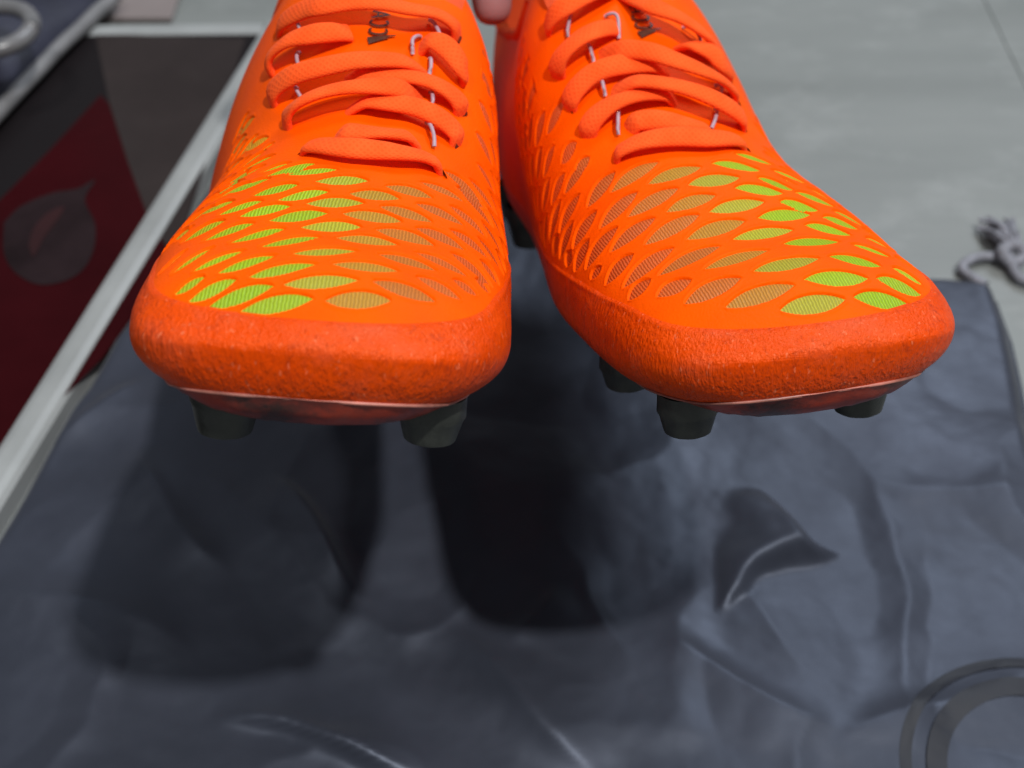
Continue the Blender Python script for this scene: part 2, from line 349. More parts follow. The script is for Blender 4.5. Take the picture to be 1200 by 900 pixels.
MEAS = {"L":[[7.65,9.92,14.3,-0.227],[16.12,12.05,12.82,-0.351],[22.83,14.3,9.45,-0.423],[28.61,17.05,6.14,-0.488],[33.55,19.67,1.94,-0.644],[7.91,19.92,13.71,-0.383],[16.49,22.54,11.86,-0.506],[23.66,25.54,10.95,-0.594],[30.6,29.04,8.62,-0.986],[36.55,32.79,5.82,-1.374],[8.45,34.92,12.74,-0.608],[16.87,38.91,11.87,-0.611],[24.7,43.04,11.44,-0.481],[32.15,47.54,10.58,-0.331],[38.33,51.29,4.73,-0.634],[8.49,49.04,12.99,-0.308],[17.18,51.91,11.67,-0.236],[24.34,55.04,10.61,-0.236],[31.64,59.16,8.74,-0.029],[9.02,58.16,11.5,-0.282],[17.04,61.28,10.41,-0.24],[25.65,66.66,9.79,-0.179],[34.81,73.28,9.21,0.109],[10.14,69.03,12.62,-0.119],[22.29,74.78,7.99,-0.188],[32.2,85.28,11.46,0.044],[46.62,100.52,13.04,0.69],[31.97,95.15,3.72,-0.067],[37.9,102.4,9.42,0.398],[50.63,114.89,17.66,0.665],[48.71,119.39,14.03,0.624],[-10.22,12.67,13.67,-0.165],[-20.34,17.92,14.21,0.088],[-28.5,23.04,11.16,0.179],[-35.3,29.04,6.91,0.072],[-10.66,24.04,15.1,-0.066],[-20.16,31.17,14.35,0.087],[-28.86,36.79,14.04,0.142],[-37.24,43.04,12.51,0.24],[-43.47,49.79,7.76,0.129],[-9.58,39.79,15.05,-0.033],[-18.73,45.79,14.54,0.069],[-27.92,50.54,13.25,0.038],[-36.49,55.91,12.86,-0.019],[-9.76,51.79,14.35,-0.035],[-17.94,56.16,13.35,0.056],[-26.34,61.41,13.43,-0.019],[-34.25,66.03,12.34,0.081],[-8.68,60.78,12.3,-0.081],[-16.58,65.91,12.33,-0.061],[-24.7,72.28,12.99,-0.115],[-32.5,79.15,10.13,-0.222],[1.15,65.16,12.58,-0.139],[-1.3,16.55,15.52,-0.193],[-0.49,29.54,14.54,-0.309],[-0.15,45.16,14.09,-0.16],[0.36,55.79,13.42,-0.149]],"R":[[17.45,10.92,13.74,-0.127],[-1.39,11.3,16.43,0.03],[-13.35,16.42,18.08,0.097],[-23.71,22.54,15.31,0.131],[8.23,18.05,15.78,-0.063],[-1.81,26.04,18.11,0.11],[24.91,15.8,10.63,-0.282],[30.34,20.79,6.59,-0.531],[17.13,25.29,12.3,-0.325],[10.66,37.17,15.83,0.016],[-0.06,44.16,17.04,0.073],[-12.48,33.29,18.19,0.165],[26.22,32.79,9.08,-0.495],[33.99,41.16,8.26,-0.151],[19.42,44.54,11.51,-0.304],[25.93,49.54,9.31,-0.268],[9.75,51.66,14.85,0.05],[-1.5,57.16,15.75,0.079],[-11.38,49.54,16.89,0.148],[16.65,56.16,9.72,-0.231],[8.51,63.03,12.56,-0.159],[15.85,66.53,8.12,-0.431],[22.07,69.41,3.96,-0.947],[8.97,74.66,12.38,-0.222],[19.08,80.9,12.06,-0.104],[31.89,89.9,6.21,0.04],[-19.49,80.28,16.13,0.155],[-29.32,83.4,12.28,0.305],[-29.43,96.4,6.06,0.124],[-31.92,104.4,6.98,0.107],[-21.23,67.28,15.97,0.125],[-30.21,71.53,14.18,0.212],[-10.04,74.66,15.85,0.079],[-22.15,54.66,16.75,0.194],[-32.01,59.91,14.84,0.118],[-31.85,29.29,9.38,0.0],[-33.65,44.66,16.44,0.228],[-40.74,51.29,10.49,0.143],[-23.24,39.54,18.29,0.219],[-41.38,64.66,14.17,0.088],[-46.87,58.28,4.73,-0.211]]}     # scales seen on each boot: arc position, distance from the toe, length, slant
def width_at(key, y, pitch): return min(pitch * float(np.interp(y, [8, 14, 20, 32, 46], [.38, .36, .335, .37, .46] if key == 'L' else [.41, .43, .43, .43, .45])), 6.0)
def cells(key):
    out = []; rr = random.Random(5 if key == 'L' else 9)
    for s, y0, ln, tl in MEAS[key]:
        if ln < 3: continue
        if s > 40 or y0 > 97: ln = min(ln, 8.5); tl = max(-.3, min(.3, tl))
        h = HALF[key](np.arange(26)); i = float(np.interp(y0, h, np.arange(26))); pitch = float(HALF[key](min(i + 1, 25)) - HALF[key](max(i - 1, 0)))
        if i < 1: pitch = 12.
        wd = width_at(key, y0, pitch) * rr.uniform(.95, 1.06) * min(1, (ln + 1.5) / 9) * (.78 if key == 'L' and y0 > 68 else 1)
        out.append((s, y0, ln * 1.1, wd, tl))
    seen = list(out)
    for s0, off in zip(COLS[key], OFF[key]):
        for r in range(12):
            idx = 2 * r + off
            if idx > 25: break
            y0 = float(HALF[key](idx)); pitch = float(HALF[key](min(idx + 1, 25)) - HALF[key](max(idx - 1, 0)))
            if idx < 1: pitch = 11.
            s = s0 + rr.uniform(-.5, .5)
            if any(abs(s - q[0]) / 9.5 + abs(y0 - q[1]) / 9.5 < .52 for q in seen) or y0 < 22 and s > -40: continue
            if s > 0 and y0 > 124 or y0 > 158: continue
            fr = FRONT[key] + .28 * max(0, abs(s + 1) - 12)
            if y0 > fr - 2 and MEDB(y0) < s < LATB(y0) + 2: continue
            ln = float(LEN(s)) * rr.uniform(.94, 1.04); wd = width_at(key, y0, pitch) * rr.uniform(.93, 1.06)
            if s < -26: wd *= .95
            if y0 > 95: ln *= .8; wd *= .85
            tl = float(TILT[key](s)) * (1 - .45 * float(sstep(42, 52, y0))) + rr.uniform(-.03, .03)
            # keep clear of the rand and the throat
            for it in range(12):
                u = np.array([-.5, 0, .5]) * ln
                ps, _ = surf(s + u, np.clip(y0 + u * tl, 1, 200))
                gap = ps[:, 2] - RAND(ps[:, 1]) - .5
                if gap.min() > 0: break
                e = int(np.argmin(gap))
                if e == 1: ln = 0; break
                ln *= .86; s += (.07 if e == 0 else -.07) * ln
            if ln < 4: continue
            out.append((s, y0, ln, wd, tl))
    return out
def lens(u): return np.maximum(1 - np.abs(u)**2.1, 0)**.95

LACE = {"L":{"A":[[12.57,81.33,54.92,0.27,-0.22,0.94],[8.21,77.9,56.73,0.18,-0.26,0.95],[1.21,74.2,57.49,0.05,-0.31,0.95],[-4.92,74.14,57.56,-0.02,-0.33,0.94],[-12.92,75.37,57.38,-0.13,-0.34,0.93],[-20.36,78.97,56.05,-0.26,-0.33,0.91],[-26.59,80.63,53.07,-0.4,-0.31,0.87]],"B":[[6.02,88.14,58.89,0.21,-0.29,0.93],[0.06,85.35,59.81,0.09,-0.32,0.94],[-6.74,85.21,60.28,-0.02,-0.34,0.94],[-13.83,86.76,60.04,-0.14,-0.36,0.92],[-21.43,90.29,58.81,-0.28,-0.37,0.88]],"C":[[19.62,100.23,57.17,0.49,-0.33,0.8],[17.59,99.88,61.68,0.43,-0.37,0.82],[13.56,98.43,65.45,0.35,-0.4,0.85],[7.15,98.4,68.43,0.24,-0.44,0.87],[-0.9,98.95,70.32,0.11,-0.47,0.88],[-9.34,100.61,70.84,-0.02,-0.5,0.87],[-15.25,103.79,69.83,-0.11,-0.53,0.84],[-21.69,106.57,67.32,-0.24,-0.54,0.8]],"D":[[5.89,100.95,64.01,0.24,-0.44,0.86],[-2.47,99.36,66.25,0.09,-0.45,0.89],[-9.49,97.64,66.89,-0.03,-0.43,0.9],[-16.87,98.1,66.36,-0.16,-0.44,0.88],[-22.98,97.64,64.56,-0.29,-0.44,0.85],[-28.04,98.18,61.36,-0.41,-0.42,0.81],[-30.87,97.03,57.49,-0.5,-0.38,0.78]],"E":[[25.46,115.42,60.33,0.67,-0.39,0.63],[23.24,113.84,65.76,0.58,-0.45,0.68],[17.83,110.32,70.29,0.45,-0.5,0.74],[9.92,108.2,73.53,0.29,-0.55,0.79],[0.9,108.51,76.12,0.13,-0.57,0.81],[-7.36,110.08,77.07,0.01,-0.59,0.81],[-15.88,113.77,76.78,-0.09,-0.6,0.79],[-21.07,117.98,75.98,-0.19,-0.61,0.77]],"F":[[6.71,110.06,69.3,0.26,-0.55,0.8],[-1.04,109.04,71.95,0.11,-0.56,0.82],[-10.16,108.38,73.27,-0.02,-0.57,0.82],[-17.39,108.85,72.95,-0.13,-0.58,0.81],[-23.69,108.87,71.42,-0.26,-0.57,0.78],[-28.92,109.58,68.2,-0.4,-0.55,0.74],[-31.84,109.11,64.18,-0.5,-0.51,0.7]],"G":[[27.15,128.66,67.53,0.72,-0.4,0.56],[26.27,127.2,73.01,0.66,-0.44,0.61],[21.16,124.34,78.19,0.53,-0.51,0.68],[14.37,122.03,80.86,0.39,-0.56,0.73],[8.14,122.86,82.02,0.27,-0.58,0.77],[3.57,125.75,81.92,0.19,-0.59,0.78]],"H":[[-16.89,123.47,80.51,-0.1,-0.61,0.79],[-21.21,121.75,82.6,-0.17,-0.6,0.78],[-25.74,119.78,80.84,-0.27,-0.6,0.75],[-29.86,117.87,76.32,-0.39,-0.58,0.72],[-31.85,119.81,72.56,-0.49,-0.55,0.68]],"I":[[28.76,147.77,76.46,0.79,-0.27,0.55],[23.47,140.11,82.68,0.65,-0.35,0.67],[17.29,134.22,86.67,0.48,-0.46,0.74],[11.97,129.78,88.73,0.34,-0.53,0.78],[3.88,128.84,90.7,0.18,-0.56,0.81],[-4.89,128.01,91.19,0.03,-0.57,0.82],[-13.71,126.96,90.44,-0.04,-0.58,0.81],[-21.27,129.97,89.71,-0.17,-0.56,0.81],[-26.79,131.77,87.18,-0.32,-0.54,0.78],[-30.29,132.11,83.03,-0.46,-0.5,0.73]],"cords":[[[19.31,139.24,84.11,0.58,-0.38,0.72],[18.99,133.85,81.14,0.55,-0.46,0.7]],[[18.36,125.48,75.65,0.51,-0.52,0.69],[17.37,118.96,71.42,0.48,-0.53,0.7]],[[17.64,113.04,66.98,0.48,-0.49,0.73],[15.99,108.57,65.09,0.44,-0.48,0.76]],[[-20.16,132.9,88.33,-0.15,-0.56,0.82],[-24.53,125.08,81.48,-0.26,-0.59,0.76]],[[-15.61,119.8,79.22,-0.08,-0.61,0.79],[-15.21,123.05,81.76,-0.07,-0.61,0.79],[-17.62,126.07,83.8,-0.1,-0.6,0.79]],[[-20.86,119.8,78.37,-0.18,-0.61,0.77],[-20.99,114.57,74.25,-0.19,-0.6,0.78]],[[-21.66,109.13,70.0,-0.23,-0.57,0.79],[-22.13,103.74,66.2,-0.26,-0.51,0.82]],[[-20.94,97.66,63.16,-0.25,-0.43,0.87],[-23.47,88.8,58.28,-0.33,-0.36,0.87]]]},"R":{"A":[[-26.44,89.71,56.13,-0.4,-0.35,0.85],[-23.37,88.39,58.66,-0.32,-0.36,0.88],[-17.46,86.77,60.83,-0.2,-0.36,0.91],[-8.23,85.08,61.34,-0.04,-0.35,0.94],[0.13,83.2,60.48,0.08,-0.31,0.95],[8.83,85.63,58.71,0.24,-0.27,0.93],[14.53,86.99,56.03,0.34,-0.22,0.91]],"B":[[-20.96,97.96,62.5,-0.26,-0.43,0.86],[-15.51,97.11,64.25,-0.14,-0.43,0.89],[-7.86,94.58,63.99,-0.01,-0.4,0.92],[1.09,91.78,61.96,0.14,-0.35,0.93],[7.94,90.88,59.3,0.25,-0.3,0.92]],"C":[[-31.21,102.62,59.73,-0.51,-0.44,0.74],[-28.75,103.37,64.27,-0.41,-0.49,0.77],[-22.75,104.03,68.35,-0.26,-0.53,0.81],[-14.6,104.26,70.23,-0.1,-0.53,0.84],[-5.88,105.01,69.95,0.03,-0.53,0.85],[1.91,106.09,67.92,0.16,-0.53,0.83]],"D":[[-23.14,112.26,70.96,-0.26,-0.58,0.77],[-14.74,108.65,73.6,-0.09,-0.58,0.81],[-7.47,103.74,73.55,0.0,-0.54,0.84],[0.81,101.23,71.36,0.13,-0.5,0.85],[7.86,98.64,68.35,0.25,-0.44,0.86],[15.98,100.15,63.08,0.4,-0.39,0.83],[21.15,102.82,57.81,0.53,-0.35,0.77]],"E":[[-33.93,114.31,65.88,-0.57,-0.51,0.65],[-31.19,114.68,71.14,-0.45,-0.56,0.7],[-25.08,115.28,75.85,-0.27,-0.6,0.75],[-17.09,115.24,77.76,-0.11,-0.61,0.79],[-6.54,115.56,77.35,0.02,-0.6,0.8],[4.78,116.51,74.55,0.22,-0.59,0.78]],"F":[[-22.49,123.74,80.14,-0.21,-0.6,0.77],[-15.64,119.51,81.67,-0.07,-0.61,0.79],[-7.13,114.33,81.06,0.01,-0.6,0.8],[0.73,111.16,78.08,0.13,-0.59,0.8],[8.79,109.12,74.59,0.27,-0.56,0.79],[16.64,112.16,69.9,0.44,-0.51,0.74],[24.04,115.97,62.74,0.63,-0.42,0.65]],"G":[[-34.56,125.08,73.88,-0.61,-0.49,0.63],[-32.81,123.95,80.22,-0.47,-0.54,0.7],[-26.59,124.41,85.17,-0.29,-0.58,0.76],[-19.38,126.21,87.1,-0.13,-0.59,0.8],[-12.94,130.51,86.55,-0.03,-0.58,0.82]],"H":[[5.9,126.24,81.15,0.24,-0.58,0.78],[10.23,121.36,80.12,0.31,-0.58,0.75],[15.13,119.99,77.81,0.41,-0.56,0.72],[18.71,119.58,74.04,0.49,-0.53,0.69],[24.53,125.44,68.97,0.66,-0.45,0.61]],"I":[[-33.45,141.22,85.3,-0.66,-0.33,0.67],[-31.0,137.51,91.32,-0.46,-0.42,0.78],[-25.44,136.13,94.52,-0.27,-0.48,0.83],[-18.65,138.61,96.06,-0.12,-0.5,0.86],[-8.75,146.08,96.29,0.0,-0.52,0.85]],"J":[[-6.05,145.54,95.45,0.03,-0.52,0.85],[-2.86,135.89,93.33,0.07,-0.52,0.85],[-0.39,129.59,91.93,0.1,-0.56,0.82],[6.3,127.04,88.83,0.22,-0.57,0.79],[12.69,124.34,84.49,0.35,-0.56,0.75],[17.47,126.61,80.15,0.47,-0.52,0.71],[22.69,129.93,74.13,0.63,-0.45,0.63]],"cords":[[[-24.21,140.82,92.13,-0.28,-0.47,0.84],[-28.33,132.73,85.51,-0.39,-0.52,0.76]],[[-14.82,135.19,90.47,-0.05,-0.54,0.84],[-11.79,133.15,89.26,-0.02,-0.56,0.83],[-12.99,126.57,84.55,-0.03,-0.6,0.8]],[[-23.06,127.09,83.47,-0.22,-0.59,0.78],[-23.02,121.31,79.0,-0.22,-0.6,0.76]],[[-22.42,115.57,74.64,-0.22,-0.6,0.77],[-22.69,110.37,70.59,-0.25,-0.58,0.78]],[[-20.31,104.23,67.03,-0.22,-0.52,0.82],[-23.0,96.19,61.77,-0.3,-0.42,0.86]],[[10.64,132.46,85.28,0.35,-0.53,0.77],[15.67,129.73,80.65,0.46,-0.52,0.72]],[[13.59,125.41,78.69,0.4,-0.55,0.73],[15.49,122.18,75.1,0.44,-0.55,0.71],[18.81,121.48,72.28,0.52,-0.52,0.68]],[[15.13,114.22,69.37,0.43,-0.52,0.74],[15.91,111.77,67.21,0.44,-0.5,0.74]],[[11.2,103.84,64.6,0.34,-0.46,0.82],[6.11,93.34,61.41,0.23,-0.34,0.91]]]}}

def lerp_cell_colour(s, y, rr):
    c = np.array([np.interp(s, [k[0] for k in CST], [k[1][i] for k in CST]) for i in range(3)])
    if y > 97: c = c * .5 + np.array([.80, .20, .008]) * .5 if s > 0 else c * .45 + np.array([.70, .075, .008]) * .55
    return c * rr.uniform(.92, 1.08)

def build_shoe(key, side, pos, yaw, pitch, roll, label):
    cr, sr, cp, sp, cy, sy = math.cos(roll), math.sin(roll), math.cos(pitch), math.sin(pitch), math.cos(yaw), math.sin(yaw)
    R = np.array([[cy, -sy, 0], [sy, cy, 0], [0, 0, 1]]) @ np.array([[1, 0, 0], [0, cp, sp], [0, -sp, cp]]) @ np.array([[cr, 0, sr], [0, 1, 0], [-sr, 0, cr]])
    R = np.array([[1, 0, 0], [0, math.cos(TIP_UP), math.sin(TIP_UP)], [0, -math.sin(TIP_UP), math.cos(TIP_UP)]]) @ R
    mw = Matrix(np.vstack([np.hstack([R, np.array(pos)[:, None]]), [0, 0, 0, 1]]).tolist())
    root = empty('football_boot', mw)
    tag(root, label, 'football boot', 'pair of orange football boots')
    def loc(P):
        P = (np.asarray(P, float) - PIV) * .001; P[..., 0] *= side; return P
    def add(name, V, Fc, mat, parent=root, smooth=True, uv=None):
        if side < 0: Fc = [list(f)[::-1] for f in Fc] if isinstance(Fc, list) else Fc[:, ::-1]
        return mesh(name, loc(V), Fc, mat, parent, smooth, uv)
    rr = random.Random(3 if side > 0 else 4)
    cl = cells(key)
    # ---- upper shell with a recess for every scale
    dep = np.zeros(GS.shape); rim = np.zeros(GS.shape)
    for s0, y0, ln, wd, tl in cl:
        ext = wd + ln * abs(tl) / 2 + 1
        r0, r1 = np.searchsorted(YS, [y0 - ext, y0 + ext])
        ss = GS[r0:r1] - s0; yy = (YS[r0:r1] - y0)[:, None]
        v = yy - ss * tl; u = ss / (ln / 2)
        d = np.where(np.abs(u) < 1, wd / 2 * lens(u) - np.abs(v), -9)
        dep[r0:r1] = np.maximum(dep[r0:r1], sstep(-.22, .30, d) * (1.15 if y0 < 95 else .7))
        rim[r0:r1] = np.maximum(rim[r0:r1], .26 * np.exp(-((d + .55) / .38)**2))
    V = GV.copy(); V[:, :len(TH_UP)] -= GN[:, :len(TH_UP)] * (dep - rim * (dep < .05))[..., None]
    # soft dents and creases of worn material, strongest where the boot flexes
    wob = fbm(GV[..., 0] * .05 + 3, GV[..., 1] * .05 + side, 3) * .9 * sstep(20, 60, GY)
    V += GN * wob[..., None]
    zcol = spl([0, 168, 182, 200, 240, 282], [400, 400, 92, 76, 72, 84])(GY)
    uv_, uf = clip(*pole(V, zcol - GV[..., 2]))
    add('upper', uv_, uf, M['upper'])
    Vi = GV - GN * 2.6; sel = YS > 150
    lv, lf = clip(Vi[sel], (zcol - GV[..., 2])[sel]); add('lining', lv, [f[::-1] for f in lf], M['lining'])
    # collar roll
    ys = np.linspace(183, 281.6, 60); ring = []
    for sg in (1, -1):
        row = []
        for y in ys:
            i = int(np.argmin(np.abs(YS - y))); half = range(0, ICR) if sg > 0 else range(len(TH_UP) - 1, ICR, -1)
            hh = [j for j in half if GV[i, j, 2] <= zcol[i, 0]]
            if hh and GV[i, ICR, 2] > zcol[i, 0]: row.append(GV[i, hh[-1]])
        ring.append(row)
    if len(ring[0]) > 4:
        lp = np.array(ring[0] + ring[1][::-1]); add('collar', *tube(catmull(lp[::3], 4), 2.2, 8), M['lace'])
    # ---- rand: textured rubber round the toe
    g = RAND(GY) - GV[..., 2]; g = np.minimum(g, 205 - GY)
    Vr = GV + GN * (.55 * sstep(0, 1.3, g) - .12 + .16 * sstep(0, .6, g) * sstep(2.6, 1.0, g))[..., None]
    Vr += GN * (fbm(GV[..., 0] * 1.3, GV[..., 2] * .42 + GV[..., 1] * .6, 3) * .14 * sstep(2, 6, g))[..., None]
    sel = YS < 208
    add('toe_rand', *clip(*pole(Vr[sel], g[sel])), M['rand'])
    # ---- sole plate and its welt
    lip = 4.9 + .8 * np.clip(GY / 40, 0, 1)
    g2 = LAST.zb(GY) + lip - GV[..., 2]
    Vs = GV + GN * (.75 + (.55 + .35 * fbm(GV[..., 0] * .12, GV[..., 1] * .12, 4)) * sstep(.4, 3.2, g2))[..., None]; Vs[..., 2] -= 1.2 * sstep(0, 5, g2)
    Vs += GN * (fbm(GV[..., 0] * .5, GV[..., 2] * .5 + 40, 3) * .5)[..., None]
    plate = add('sole_plate', *clip(Vs, g2), M['sole'])
    line = []
    for half in (range(ICR, len(THS)), None):
        pass
    lat, med = [], []
    for i in range(0, len(YS), 3):
        q = g2[i]
        if q.max() <= 0 or q.min() >= 0: continue
        js = np.where((q[:-1] > 0) != (q[1:] > 0))[0]
        for j in js:
            t = q[j] / (q[j] - q[j + 1]); p = GV[i, j] * (1 - t) + GV[i, j + 1] * t + GN[i, j] * .72
            (lat if THS[j] < .5 or THS[j] > 5 else med).append(p)
    wl = np.array(lat[::-1] + med); wl = wl[np.linalg.norm(np.diff(wl, axis=0, prepend=wl[:1] + 9), axis=1) > .05]
    wr = .42 + .4 * fbm(np.arange(len(wl)) * .11, np.arange(len(wl)) * .03 + side * 5, 3)
    wv, wf = tube(wl, wr, 8); add('welt', wv, wf, M['welt'], plate)
    # ---- studs
    for sx, syy, hh, rb in [(24, 26, 9.0, 8.5), (-26, 25, 7.2, 8.3), (37, 60, 7, 8.2), (-31, 64, 7, 8.2), (34, 97, 7.5, 8.2), (-27, 101, 7.5, 8.2), (0, 78, 7, 7), (24, 222, 12, 9.5), (-24, 222, 12, 9.5), (20, 260, 12, 9.5), (-20, 260, 12, 9.5)]:
        z0 = float(LAST.zb(syy)) - .5; k = 48; prof = [(0, 5, 1.0), (.06, 0, 1.02), (.2, 0, .95), (.85, 0, .80), (.95, 0, .77), (1.0, 0, .69)]
        tl = -.10 if syy < 40 else 0
        rings = []
        for t, up, rs in prof:
            a = np.linspace(0, 2 * np.pi, k, endpoint=False)
            rings.append(np.stack([sx + rb * rs * (1 + .010 * np.cos(8 * a)) * np.cos(a), syy + rb * .92 * rs * (1 + .010 * np.cos(8 * a)) * np.sin(a) + tl * hh * t * 0, np.full(k, z0 + up - hh * t)], -1))
        sv = np.vstack(rings[:5]); f = grid_faces(5, k, True)[:, ::-1]
        st = add('stud', sv, f, M['stud'])
        tv = np.vstack(rings[4:] + [rings[5] * np.array([.35, .35, 1]) + np.array([sx * .65, syy * .65, -.25])]); tf = grid_faces(3, k, True)[:, ::-1].tolist() + [list(range(2 * k, 3 * k))[::-1]]
        add('stud_tip', tv, tf, M['tip'], st)
    # ---- woven scales in the recesses
    nu, nv = 13, 5
    for s0, y0, ln, wd, tl in cl:
        u = np.linspace(-1, 1, nu); v = np.linspace(-1, 1, nv)
        U, Vv = np.meshgrid(u, v, indexing='ij')
        ss = (s0 + U * ln / 2).ravel(); yy = (y0 + U * ln / 2 * tl + Vv * wd / 2 * np.maximum(lens(U), .02)).ravel()
        th = theta_of(ss, yy); P = LAST.pt(yy, th); n = LAST.nrm(yy, th)
        n *= np.sign((n * (P - np.stack([LAST.ax(yy), yy, np.full_like(yy, 18.)], -1))).sum(-1))[:, None]
        w_ = fbm(P[:, 0] * .05 + 3, P[:, 1] * .05 + side, 3) * .9 * sstep(20, 60, yy)
        P = P + n * (w_ - (.52 if y0 < 95 else .34) + .12 * (1 - Vv.ravel()**2))[:, None]
        o = add('scale', P, grid_faces(nu, nv), M['scale'], uv=np.stack([U.ravel() * ln / 2 * .85, Vv.ravel() * wd / 2], -1))
        o.color = (*lerp_cell_colour(s0, y0, rr), 1)
    # ---- laces
    for nm, ctl in LACE[key].items():
        if nm == 'cords': continue
        ctl = np.array(ctl); p = catmull(ctl[:, :3], 9); n = catmull(ctl[:, 3:], 9)
        t = np.linspace(0, 1, len(p)); wid = 7.0 + .4 * np.sin(t * 9 + len(nm) + ord(nm[0])); thk = np.full(len(p), 2.4)
        dive = np.zeros(len(p))
        if nm in DIVE[key]:
            a, b = DIVE[key][nm]
            if a: dive += 3.2 * (1 - sstep(0, .09, t)); wid = wid * (.72 + .28 * sstep(0, .12, t))
            if b: dive += 3.2 * (1 - sstep(0, .09, 1 - t)); wid = wid * (.72 + .28 * sstep(0, .12, 1 - t))
        under = dict(L=dict(B=(1, 1), D=(1, 0), F=(1, 0), C=(0, 1), E=(0, 1), H=(1, 0)), R=dict(B=(1, 1), D=(1, 0), F=(1, 0), C=(0, 1), E=(0, 1), H=(1, 0)))[key].get(nm, (0, 0))   # runs in beneath its neighbour
        if under[0]: dive += 4.2 * (1 - sstep(0, .22, t))
        if under[1]: dive += 4.2 * (1 - sstep(0, .22, 1 - t))
        p = p - n * dive[:, None]
        tg = np.gradient(p, axis=0); tg /= np.linalg.norm(tg, axis=1, keepdims=True) + 1e-9
        n = n + (.28 * np.sin(t * 5.3 + ord(nm[0]) * 1.7 + side))[:, None] * np.cross(tg, n)      # the band rolls a little as it runs
        lv, lf = sweep(p, n, wid, thk, 16, True, 2.4)
        run = np.concatenate([[0], np.cumsum(np.linalg.norm(np.diff(p, axis=0), axis=1))])
        rnd = np.concatenate([np.linspace(0, 9, 9), np.linspace(9, 0, 9)[1:-1]])
        add('lace', lv, lf, M['lace'], uv=np.stack(np.broadcast_arrays(run[:, None], rnd[None, :]), -1).reshape(-1, 2))
        for e, on in zip((0, -1), DIVE[key].get(nm, (0, 0))):      # eyelet slot where the lace goes in
            if on:
                tdir = p[6] - p[0] if e == 0 else p[-7] - p[-1]; tdir /= np.linalg.norm(tdir); nn = n[e] / np.linalg.norm(n[e])
                c = ctl[e, :3] - nn * (.9 + .35); bb = np.cross(tdir, nn); a = np.linspace(0, 2 * np.pi, 14, endpoint=False)
                ev = [c + nn * .12] + [c + bb * 3.4 * math.cos(x) + tdir * 1.5 * math.sin(x) for x in a]
                add('eyelet', np.array(ev), [[0, 1 + i, 1 + (i + 1) % 14] for i in range(14)], M['eyelet'])
    for c in LACE[key]['cords']:
        c = np.array(c); p = catmull(c[:, :3], 8) if len(c) > 2 else np.linspace(c[0, :3], c[1, :3], 8)
        n = c[0, 3:]; t = np.linspace(0, 1, len(p)); p = p + n * (.6 * np.sin(t * math.pi) - 1.2 * (1 - np.sin(t * math.pi))**2)[:, None]
        add('lace_cord', *tube(p, .6, 8), M['cord'])
    # ---- tongue tab: raised soft tongue above the throat
    ty = np.linspace(146, 200, 24); sx = np.linspace(-22, 22, 21); Yq, Sq = np.meshgrid(ty, sx, indexing='ij')
    P, n = surf(Sq.ravel(), np.minimum(Yq.ravel(), 172.)); P[:, 1] += np.maximum(Yq.ravel() - 172, 0) * .75; P[:, 2] += np.maximum(Yq.ravel() - 172, 0) * .9
    P += n * (2.2 * sstep(146, 152, Yq.ravel()) - .4)[:, None]
    add('tongue', P, grid_faces(24, 21), M['lining'])
    # ---- printed mark on the tongue: two slashes and rounded letters, running up the boot
    ms, my, kx = MARK[key]
    strokes = [([(-1.0, 0), (1.0, 5.4)], 1.5, .45), ([(-.1, -.3), (2.1, 7.4)], .9, .3),
               (arc(.2 + 3.3, 2.4, 1.5, 2.5, 50, 310), .55, .55), (arc(.2 + 6.9, 2.4, 1.5, 2.5, 50, 310), .55, .55), ([(9.3, .1), (11.0, 5.2), (12.4, .1)], .5, .5), ([(9.9, 1.8), (12.0, 1.8)], .45, .45)]
    for pts, w0, w1 in strokes:
        pts = np.array(pts, float); q = np.vstack([np.linspace(pts[i], pts[i + 1], 7)[:-1 if i < len(pts) - 2 else None] for i in range(len(pts) - 1)])
        # text x runs up the boot (y), text y runs across towards the boot's image-left side
        yy = my + q[:, 0] * .8; ss = ms - side * (-q[:, 1]) * kx
        d = np.gradient(np.stack([ss, yy], -1), axis=0); d /= np.linalg.norm(d, axis=1, keepdims=True) + 1e-9; pr = np.stack([-d[:, 1], d[:, 0]], -1)
        wv = np.linspace(w0, w1, len(q))[:, None] * .66
        A = np.stack([ss, yy], -1) + pr * wv; B = np.stack([ss, yy], -1) - pr * wv
        PA, _ = surf(A[:, 0], A[:, 1], .9); PB, _ = surf(B[:, 0], B[:, 1], .9)
        add('printed_letter', np.vstack([PA, PB]), [[i, i + 1, len(q) + i + 1, len(q) + i] for i in range(len(q) - 1)], M['ink'])
    return root
def arc(cx, cy, rx, ry, a0, a1, n=16):
    return [(cx + rx * math.cos(math.radians(a)), cy + ry * math.sin(math.radians(a))) for a in np.linspace(a0, a1, n)]
DIVE = {'L': dict(A=(1, 1), C=(1, 0), D=(0, 1), E=(1, 0), F=(0, 1), G=(1, 0), H=(0, 1), I=(1, 1)),
        'R': dict(A=(1, 1), C=(1, 0), D=(0, 1), E=(1, 0), F=(0, 1), G=(1, 0), H=(0, 1), I=(1, 0), J=(0, 1))}
MARK = {'L': (6.0, 124.6, 1.05), 'R': (2.6, 129.0, 1.05)}
build_shoe('L', -1, (-0.0484, 0.2386, 0.1630), 0.0754, 0.2852, 0.1253, 'orange football boot with mostly lime green scales, beside the glossy dark panel')
build_shoe('R', 1, (0.0652, 0.2650, 0.1408), 0.2202, 0.2251, -0.0063, 'orange football boot turned outwards, brown scales on its inner side, nearer the drawstring')

